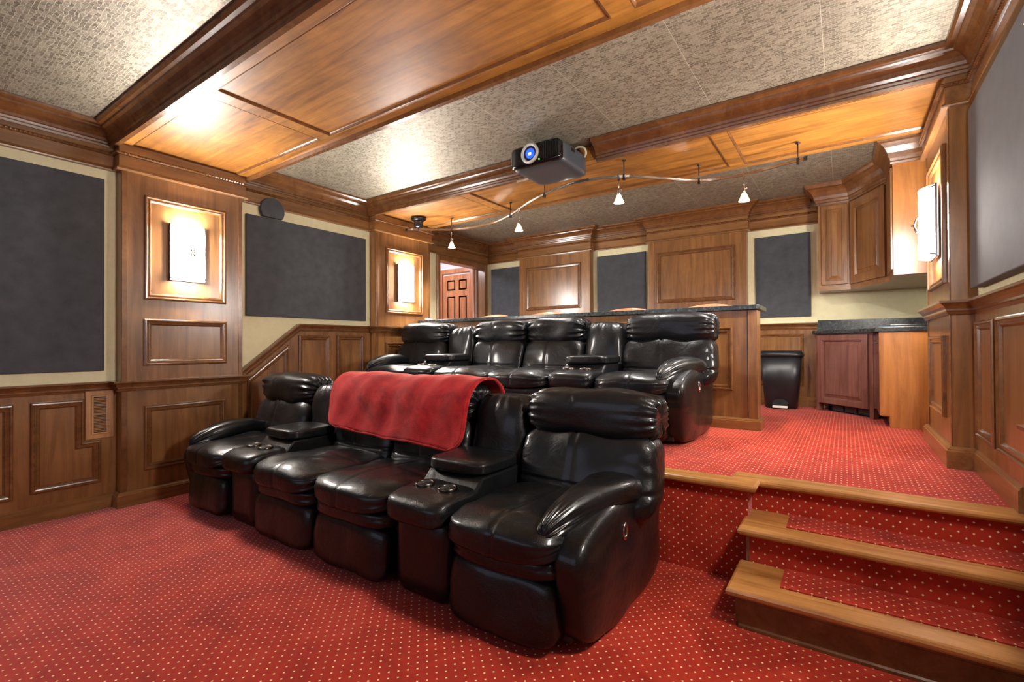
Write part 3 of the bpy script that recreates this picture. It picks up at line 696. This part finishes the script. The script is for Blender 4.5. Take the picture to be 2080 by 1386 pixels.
# ------------------------------------------------------------------ sconces (built facing +x at the origin)
def sconce():
    t = thing('wall_sconce', (0, 0, 0), None, 'sconce')
    W_, H_ = .122, .215
    rings = []
    for j in range(17):
        a = -1+j/8; y = W_*a; x = .032+.062*(1-abs(a)**2.2)
        rings.append([(x, y, -H_), (x, y, H_), (x-.006, y, H_), (x-.006, y, -H_)])
    part('glass_shade', MB().loft(rings, smooth=False), 'sconce', t)
    part('back_plate', MB().box(.002, .012, -.05, .05, -.09, .09), 'chrome', t, bevel=.002)
    part('light_block_pan', MB().box(.012, .016, -W_-.004, W_+.004, -H_-.004, H_+.004), 'white', t)  # added pan that keeps the glass glow off the wall behind
    for sy in (-1, 1):
        part('frame_bar', MB().box(.018, .030, sy*W_-.006, sy*W_+.006, -H_-.008, H_+.008), 'bronze', t)
        for sz in (-1, 1):
            part('clip', MB().tube([(.02, sy*(W_), sz*(H_-.006)), (.05, sy*(W_-.004), sz*(H_-.012)), (.066, sy*(W_-.05), sz*(H_-.035))], [.006, .005, .002], 6), 'bronze', t)
    part('frame_bar', MB().box(.018, .030, -W_, W_, -H_-.008, -H_+.002), 'bronze', t)
    part('standoff', MB().tube([(0, 0, 0), (.03, 0, 0)], .012, 8), 'chrome', t)
    for sg in (-1, 1):
        part('ornament_arm', MB().tube([(.090, sg*.022, .05), (.104, sg*.018, .042), (.112, sg*.009, .02), (.114, 0, 0), (.112, -sg*.009, -.02), (.104, -sg*.018, -.042), (.090, -sg*.022, -.05)], [.002, .004, .005, .005, .005, .004, .002], 8), 'bronze', t)
    part('knob', MB().lathe([(0, .11), (.012, .112), (.012, .120), (.006, .124), (.008, .130), (0, .133)], (0, 0, 0), 12, mat=rotx), 'chrome', t)
    return t
q0 = sconce()
for i, (x, y, rz, txt) in enumerate(((XPL, 1.675, 0, 'lit frosted glass sconce on the pilaster next to the vent grille'),
                                     (XPL, 4.0, 0, 'lit frosted glass sconce on the pilaster at the doorway end of the bar'),
                                     (XPR, 3.965, math.pi, 'lit frosted glass sconce on the pilaster beside the wall cabinets'),
                                     (XPR, 1.60, math.pi, 'lit frosted glass sconce on the pilaster by the foot of the stairs'))):
    o = q0 if i == 0 else copy_tree(q0)
    o.location = (x*S, y*S, 1.915*S); o.rotation_euler.z = rz
    tag(o, txt, 'sconce', 'frosted wall sconces on the pilasters')

# ------------------------------------------------------------------ track lights
ZR = 2.53
KP = [(-4.237, 3.93), (-4.10, 3.985), (-3.736, 4.244), (-3.25, 4.27), (-2.867, 4.11), (-2.5, 3.87), (-2.127, 3.68), (-1.78, 3.60), (-1.46, 3.70), (-1.22, 3.93), (-.989, 4.16), (-.75, 4.225), (-.5, 4.19), (-.23, 4.12)]
def cr_spline(K, n=8):
    out = []
    for i in range(len(K)-1):
        p0, p1, p2, p3 = K[max(i-1, 0)], K[i], K[i+1], K[min(i+2, len(K)-1)]
        for j in range(n):
            t = j/n
            out.append(tuple(.5*((2*b)+(-a+c)*t+(2*a-5*b+4*c-d)*t*t+(-a+3*b-3*c+d)*t**3) for a, b, c, d in zip(p0, p1, p2, p3)))
    return out+[K[-1]]
sk = cr_spline(KP)
tk = thing('track_rail', (-2.2, 4.0, ZB), 'wavy nickel track light rail hanging under the rear beam', 'track light')
mbr = MB()
for lo, hi, r_ in ((-.010, -.003, .006), (.003, .010, .006), (-.003, .003, .0035)):
    mt = miter(sk, False)
    mbr.loft([[(p[0]+m[0]*r_, p[1]+m[1]*r_, ZR+lo), (p[0]+m[0]*r_, p[1]+m[1]*r_, ZR+hi), (p[0]-m[0]*r_, p[1]-m[1]*r_, ZR+hi), (p[0]-m[0]*r_, p[1]-m[1]*r_, ZR+lo)] for p, m in zip(sk, mt)])
part('rail', mbr, 'chrome', tk)
for e_ in (sk[0], sk[-1]): part('end_cap', MB().box(e_[0]-.012, e_[0]+.012, e_[1]-.01, e_[1]+.01, ZR-.013, ZR+.013), 'black', tk)
part('canopy', MB().lathe([(0, ZB), (.088, ZB), (.09, ZB-.012), (.078, ZB-.026), (.056, ZB-.034), (.052, ZB-.06), (.056, ZB-.064), (.052, ZB-.068), (.05, ZB-.105), (0, ZB-.107)], (-4.10, 3.99, 0), 28), 'bronze', tk)
part('stem', MB().tube([(-4.10, 3.985, ZB-.1), (-4.10, 3.985, ZR-.018)], .007, 6), 'bronze', tk)
for x in (-3.78, -2.867, -2.2, -1.46, -.989, -.29):
    p = min(sk, key=lambda q: abs(q[0]-x))
    part('stem', MB().tube([(p[0], p[1], ZB), (p[0], p[1], ZR-.03)], .0045, 6), 'bronze', tk)
    part('stem_foot', MB().lathe([(0, ZB), (.018, ZB), (.018, ZB-.006), (0, ZB-.008)], (p[0], p[1], 0), 12), 'bronze', tk)
    part('clamp', MB().box(p[0]-.009, p[0]+.009, p[1]-.01, p[1]+.01, ZR-.03, ZR+.016), 'bronze', tk)
def pendant():
    t = thing('track_pendant', (0, 0, 0), None, 'lamp')
    part('clip', MB().box(-.007, .007, -.0105, -.0075, -.034, .022).box(-.007, .007, .0075, .0105, -.034, .022).box(-.007, .007, -.0105, .0105, -.034, -.026), 'chrome', t)
    part('cord', MB().tube([(0, 0, -.03), (0, 0, -.105)], .0025, 6), 'chrome', t)
    part('socket', MB().lathe([(0, -.10), (.011, -.10), (.013, -.115), (.011, -.128), (.013, -.135), (.011, -.15), (0, -.15)], (0, 0, 0), 12), 'chrome', t)
    part('set_screw', MB().lathe([(0, 0), (.006, 0), (.007, .01), (0, .012)], (.012, 0, -.112), 8, mat=rotx), 'chrome', t)
    part('shade', MB().lathe([(.010, -.146), (.017, -.152), (.026, -.175), (.038, -.205), (.044, -.215), (.042, -.215), (.030, -.19), (.014, -.155)], (0, 0, 0), 20), 'lamp_glass', t)
    part('bulb', MB().lathe([(0, -.19), (.028, -.194), (.036, -.208), (.02, -.213), (0, -.214)], (0, 0, 0), 16), 'bulb', t)
    return t
g0 = pendant()
LAMPS = ((-3.777, 'small glass pendant lamp on the track nearest the round canopy'),
         (-2.685, 'small glass pendant lamp on the track, second from the round canopy'),
         (-1.499, 'small glass pendant lamp on the track, third from the round canopy'),
         (-.647, 'small glass pendant lamp on the track, farthest from the round canopy'))
for i, (x, txt) in enumerate(LAMPS):
    p = min(sk, key=lambda q: abs(q[0]-x))
    o = g0 if i == 0 else copy_tree(g0)
    o.location = (p[0]*S, p[1]*S, ZR*S); tag(o, txt, 'lamp', 'pendant lamps on the track rail')
    ld = bpy.data.lights.new('track_spot', 'SPOT'); ld.energy = SPOT_W; ld.spot_size = math.radians(125); ld.spot_blend = 0.5
    ld.color = (1.0, 0.96, 0.91); ld.shadow_soft_size = 0.03
    lo = link(bpy.data.objects.new('track_spot', ld)); lo.location = (p[0]*S, p[1]*S, (ZR-.222)*S)
    lo.rotation_euler = (math.radians(18), 0, 0)       # aimed down and a little to the back wall

# ------------------------------------------------------------------ projector
pj = thing('projector', (-1.94, 3.3, ZC), 'black ceiling projector with glowing blue lens', 'projector')
roty = Matrix.Rotation(math.pi/2, 3, 'X')
PX, PY, PZ = -1.94, 3.10, 2.627          # middle of the front face
part('housing', MB().puff((PX, PY+.245, PZ), (.227, .228, .087), 9, 12), 'grey_plastic', pj)
part('front_bezel', MB().puff((PX, PY+.035, PZ+.002), (.220, .038, .082), 9, 10), 'black_gloss', pj)
LX, LZ = PX-.032, PZ+.010
part('lens_ring', MB().lathe([(.054, .0), (.076, .0), (.079, .012), (.072, .020), (.058, .018)], (LX, PY-.002, LZ), 32, mat=roty), 'lens_ring', pj)
part('lens_barrel', MB().lathe([(0, -.004), (.058, -.004), (.058, .009), (.043, .004), (.0, .002)], (LX, PY-.002, LZ), 28, mat=roty), 'black_gloss', pj)
part('lens_glass', MB().lathe([(0, .009), (.022, .0082), (.040, .0045), (.040, 0), (0, 0)], (LX, PY-.006, LZ), 24, mat=roty), 'lens', pj)
part('lens_beam', MB().box(LX-.010, LX+.014, PY-.019, PY-.015, LZ-.016, LZ+.003), 'lens_hot', pj, bevel=.003)
part('indicator', MB().box(PX+.043, PX+.051, PY-.008, PY-.002, PZ-.052, PZ-.046), 'led', pj)
for i in range(8): part('front_vent', MB().box(PX+.086+i*.015, PX+.093+i*.015, PY-.007, PY+.001, PZ-.05, PZ+.068), 'black', pj)
part('side_label', MB().box(PX+.2265, PX+.2285, PY+.17, PY+.225, PZ+.03, PZ+.056), 'chrome', pj)
part('mount_plate', MB().box(PX-.15, PX+.15, PY+.10, PY+.42, PZ+.085, PZ+.10), 'black', pj, bevel=.003)
part('mount_box', MB().box(PX-.09, PX+.09, PY+.16, PY+.36, PZ+.10, ZC-.001), 'black', pj, bevel=.004)
part('cable', MB().tube(cr_spline([(PX+.10, PY+.40, PZ+.10), (PX+.17, PY+.38, PZ+.135), (PX+.235, PY+.37, PZ+.115), (PX+.25, PY+.38, PZ+.075), (PX+.21, PY+.42, PZ+.055), (PX+.15, PY+.45, PZ+.05)]), .009, 8), 'cable', pj)

# ------------------------------------------------------------------ sofas (local x: 0 at the right outer side, y: 0 at the seat fronts)
def soft(seed, seams=(), pucker=0.0, pk_axis=0, pk_n=9, lump=.004, shear=None, extra=None):
    rg = random.Random(seed)
    W = [(rg.uniform(-1, 1)*22, rg.uniform(-1, 1)*22, rg.uniform(-1, 1)*22, rg.uniform(0, 6.3)) for _ in range(7)]
    ph = [rg.uniform(0, 6.3) for _ in range(4)]
    def f(q, nn, p):
        d = lump*sum(math.sin(a*p.x+b*p.y+c*p.z+e) for a, b, c, e in W)/2.2
        for ax, pos, dep, wid in seams:
            d -= dep*math.exp(-((q[ax]-pos)/wid)**2)
        if pucker:
            o1, o2 = [i for i in range(3) if i != pk_axis]
            th = math.atan2(q[o2], q[o1]); e = 1-abs(q[pk_axis])
            sd = 0 if q[pk_axis] > 0 else 1
            fold = math.sin(pk_n*th+ph[sd])*(.6+.5*math.sin(2*th+ph[2]))+.5*math.sin((pk_n*1.6)*th+ph[2+sd])
            d += pucker*fold*math.exp(-(e/.20)**1.2)*(0.3+min(1, e*7))
            d -= pucker*1.2*math.exp(-(e/.035)**2)
        p = p+nn*d
        if shear: p.y += (p.z-shear[0])*shear[1]
        if extra: p = extra(q, p)
        return p
    return f
def make_sofa():
    t = thing('theater_sofa', (0, 0, 0), None, 'sofa')
    L = 'leather'
    part('base_frame', MB().box(-3.22, -.08, .14, .95, .03, .37), 'black', t, bevel=.01)
    part('back_shell', MB().puff((-1.65, .90, .45), (1.64, .10, .42), 9, 14, soft(1, lump=.003)), L, t)
    seats = ((-.64, -.09, -.645, .085), (-1.63, -1.01, -1.632, -1.008), (-2.25, -1.63, -2.252, -1.628), (-3.17, -2.62, -3.385, -2.615))
    for i, (a, b, ha, hb) in enumerate(seats):
        c, hw = (a+b)/2, (b-a)/2
        hc, hh = (ha+hb)/2, (hb-ha)/2
        def seat_x(q, p, hw=hw):
            p.z += .022*(1-q[0]**2)*(1 if q[2] > 0 else 0)*(1-.3*q[1])
            if q[1] < -.55: p.z -= .05*(-q[1]-.55)**1.6*2
            return p
        part('seat_cushion', MB().puff((c, .335, .412), (hw+.006, .34, .058), 4.2, 34, soft(10+i, ((0, .05*(-1)**i, .007, .018), (1, .12, .007, .02)), .006, 0, 9, .005, None, seat_x)), L, t)
        part('cushion_roll', MB().puff((c, .27, .318), (hw-.004, .245, .052), 4.5, 12, soft(20+i, (), .006, 0, 6, .003)), L, t)
        part('footrest', MB().puff((c, .145, .155), (hw-.012, .10, .135), 5.5, 14, soft(30+i, ((0, .0, .004, .025),), .003, 0, 5, .004, (.29, .10))), L, t)
        part('backrest', MB().puff((hc, .715, .555), (hh-.004, .12, .20), 4.4, 34, soft(40+i, ((0, -.12, .010, .022), (2, -.28, .010, .03)), .003, 0, 15, .006, (.55, .30))), L, t)
        part('headrest', MB().puff((hc, .80, .815), (hh, .148, .128), 3.6, 34, soft(50+i, ((0, -.22, .006, .012),), .0125, 0, 12, .005)), L, t)
    for i, c in enumerate((-.825, -2.435)):
        part('console_body', MB().puff((c, .40, .21), (.178, .33, .205), 9, 10, soft(60+i, lump=.002)), L, t)
        def nose(q, p):
            if q[1] < -.3: p.z -= .03*(-q[1]-.3)
            return p
        part('console_nose', MB().puff((c, .17, .437), (.184, .165, .062), 4.6, 14, soft(70+i, lump=.002, pucker=.003, extra=nose)), L, t)
        P = lambda u, v, h: (h, u, v)
        part('console_box', MB().prism([(.26, .47), (.33, .535), (.66, .535), (.66, .30), (.26, .30)], P, c-.176, c+.176), L, t, bevel=.012)
        part('console_lid', MB().puff((c, .475, .568), (.184, .172, .036), 6, 14, soft(80+i, ((0, -.86, .003, .03), (0, .86, .003, .03)), lump=.0025)), L, t)
        for sx in (-.073, .073):
            h = part('cup_holder', MB().lathe([(.037, .49), (.037, .508), (.042, .511), (.047, .508), (.047, .49)], (c+sx, .19, 0), 24), 'cup', t)
            part('cup_shade_disc', MB().lathe([(0, .5065), (.0375, .5065), (.0375, .49), (0, .49)], (c+sx, .19, 0), 20), 'void', h)  # black disc stands in for the shade down the cup hole
        part('wedge_pillow', MB().puff((c, .765, .635), (.186, .125, .255), 3.6, 28, soft(90+i, (), .010, 2, 10, .007, (.63, .16))), L, t)
    for s in (0, 1):
        X = (lambda x: x) if s == 0 else (lambda x: -3.30-x)
        def arm_x(q, p):
            if q[1] < 0: p.y += .055*max(0, -q[2])*(-q[1])-.03*max(0, q[2]-.2)*(-q[1])
            if q[1] > .5: p.z -= .02*(q[1]-.5)
            if q[1] < -.1 and q[2] > 0: p.z -= .10*(-q[1]-.1)**2*q[2]
            return p
        part('arm_panel', MB().puff((X(-.068), .53, .262), (.080, .455, .258), 5.0, 24, soft(100+s, ((2, -.05, .004, .02),), lump=.004, extra=arm_x)), L, t)
        def pad_x(q, p):
            if q[1] < -.2: p.z -= .07*(-q[1]-.2)**1.5*1.4
            if q[1] > .2: p.z -= .055*(q[1]-.2)
            sg = 1 if s == 0 else -1; oo = (q[0]*sg+1)/2; tt = max(0, .35-q[1])/1.35
            p.x -= sg*(.15*tt**1.3*oo); p.z -= .015*tt*oo
            return p
        part('arm_pad', MB().puff((X(-.078), .42, .532), (.108, .375, .060), 3.0, 30, soft(110+s, (), .009, 1, 11, .006, None, pad_x)), L, t)
        h = part('recline_handle', MB().lathe([(.020, 0), (.026, .004), (.024, .010), (.016, .008), (.014, .002)], (X(.008), .45, .385), 20, mat=Matrix.Rotation(math.pi/2*(1 if s == 0 else -1), 3, 'Y') @ Matrix.Diagonal((1.5, 1, 1))), 'chrome', t)
        part('handle_cup', MB().lathe([(0, .003), (.018, .003), (.018, 0), (0, 0)], (X(.008), .45, .385), 20, mat=Matrix.Rotation(math.pi/2*(1 if s == 0 else -1), 3, 'Y') @ Matrix.Diagonal((1.5, 1, 1))), 'void', h)
    return t
sf = make_sofa()
sf2 = copy_tree(sf)
sf.location = (-.78*S, 1.48*S, 0); sf2.location = (-.875*S, 3.135*S, ZP*S)
tag(sf, 'black leather four-seat recliner sofa with the red throw over its back', 'sofa', 'black leather theater sofas')
tag(sf2, 'black leather four-seat recliner sofa on the platform against the bar', 'sofa', 'black leather theater sofas')

# ------------------------------------------------------------------ red throw over the two middle backs
def throw():
    prof = cr_spline([(2.50, .70), (2.485, .80), (2.45, .90), (2.38, .955), (2.29, .972), (2.20, .958), (2.125, .90), (2.09, .82), (2.078, .74), (2.066, .67), (2.05, .61), (2.035, .575)], 6)
    ln = [0]
    for a, b in zip(prof[:-1], prof[1:]): ln.append(ln[-1]+math.dist(a, b))
    tot = ln[-1]
    def at(s):
        s = max(0, min(tot, s))
        for i in range(len(ln)-1):
            if s <= ln[i+1] or i == len(ln)-2:
                t = (s-ln[i])/(ln[i+1]-ln[i]); return [prof[i][k]*(1-t)+prof[i+1][k]*t for k in (0, 1)]
    xa, xb, NU, NV, R = -3.04, -1.775, 56, 44, .10
    rows = []; rg = random.Random(5)
    for j in range(NV+1):
        v = j/NV; row = []
        for i in range(NU+1):
            u = -1+2*i/NU
            s = v*tot*(1-.05*(u < 0)*(-u)*0)
            over = max(0, s-(tot-R))
            half = (xb-xa)/2-R+math.sqrt(max(0, R*R-over*over))
            x = (xa+xb)/2+u*half
            if v > .5: x += .06*(v-.5)*(u*-.3+.2)
            y, z = at(s-.035*(1-u)*.5*v)
            w_ = .008*math.sin(9*x+3*s)+.006*math.sin(17*x-8*s+1)+.004*math.sin(31*x+14*s)
            sag = .012*math.exp(-((x+2.41)/.06)**2)
            row.append((x, y-w_*.8*(v > .3)+sag*.5, z+w_*.5-sag))
        rows.append(row)
    t = thing('red_throw', (-2.4, 2.3, .9), 'red plush throw blanket draped over the backs of the front sofa', 'blanket')
    mb = MB().loft(rows, closed_ring=False, caps=False, smooth=True)
    o = part('blanket', mb, 'velvet', t)
    md = o.modifiers.new('thickness', 'SOLIDIFY'); md.thickness = .016; md.offset = 0
    edge = [r[0] for r in rows[20:]]+rows[-1][1:-1]+[r[-1] for r in rows[20:]][::-1]
    part('hem', MB().tube(edge, .009, 6), 'velvet', t)
throw()
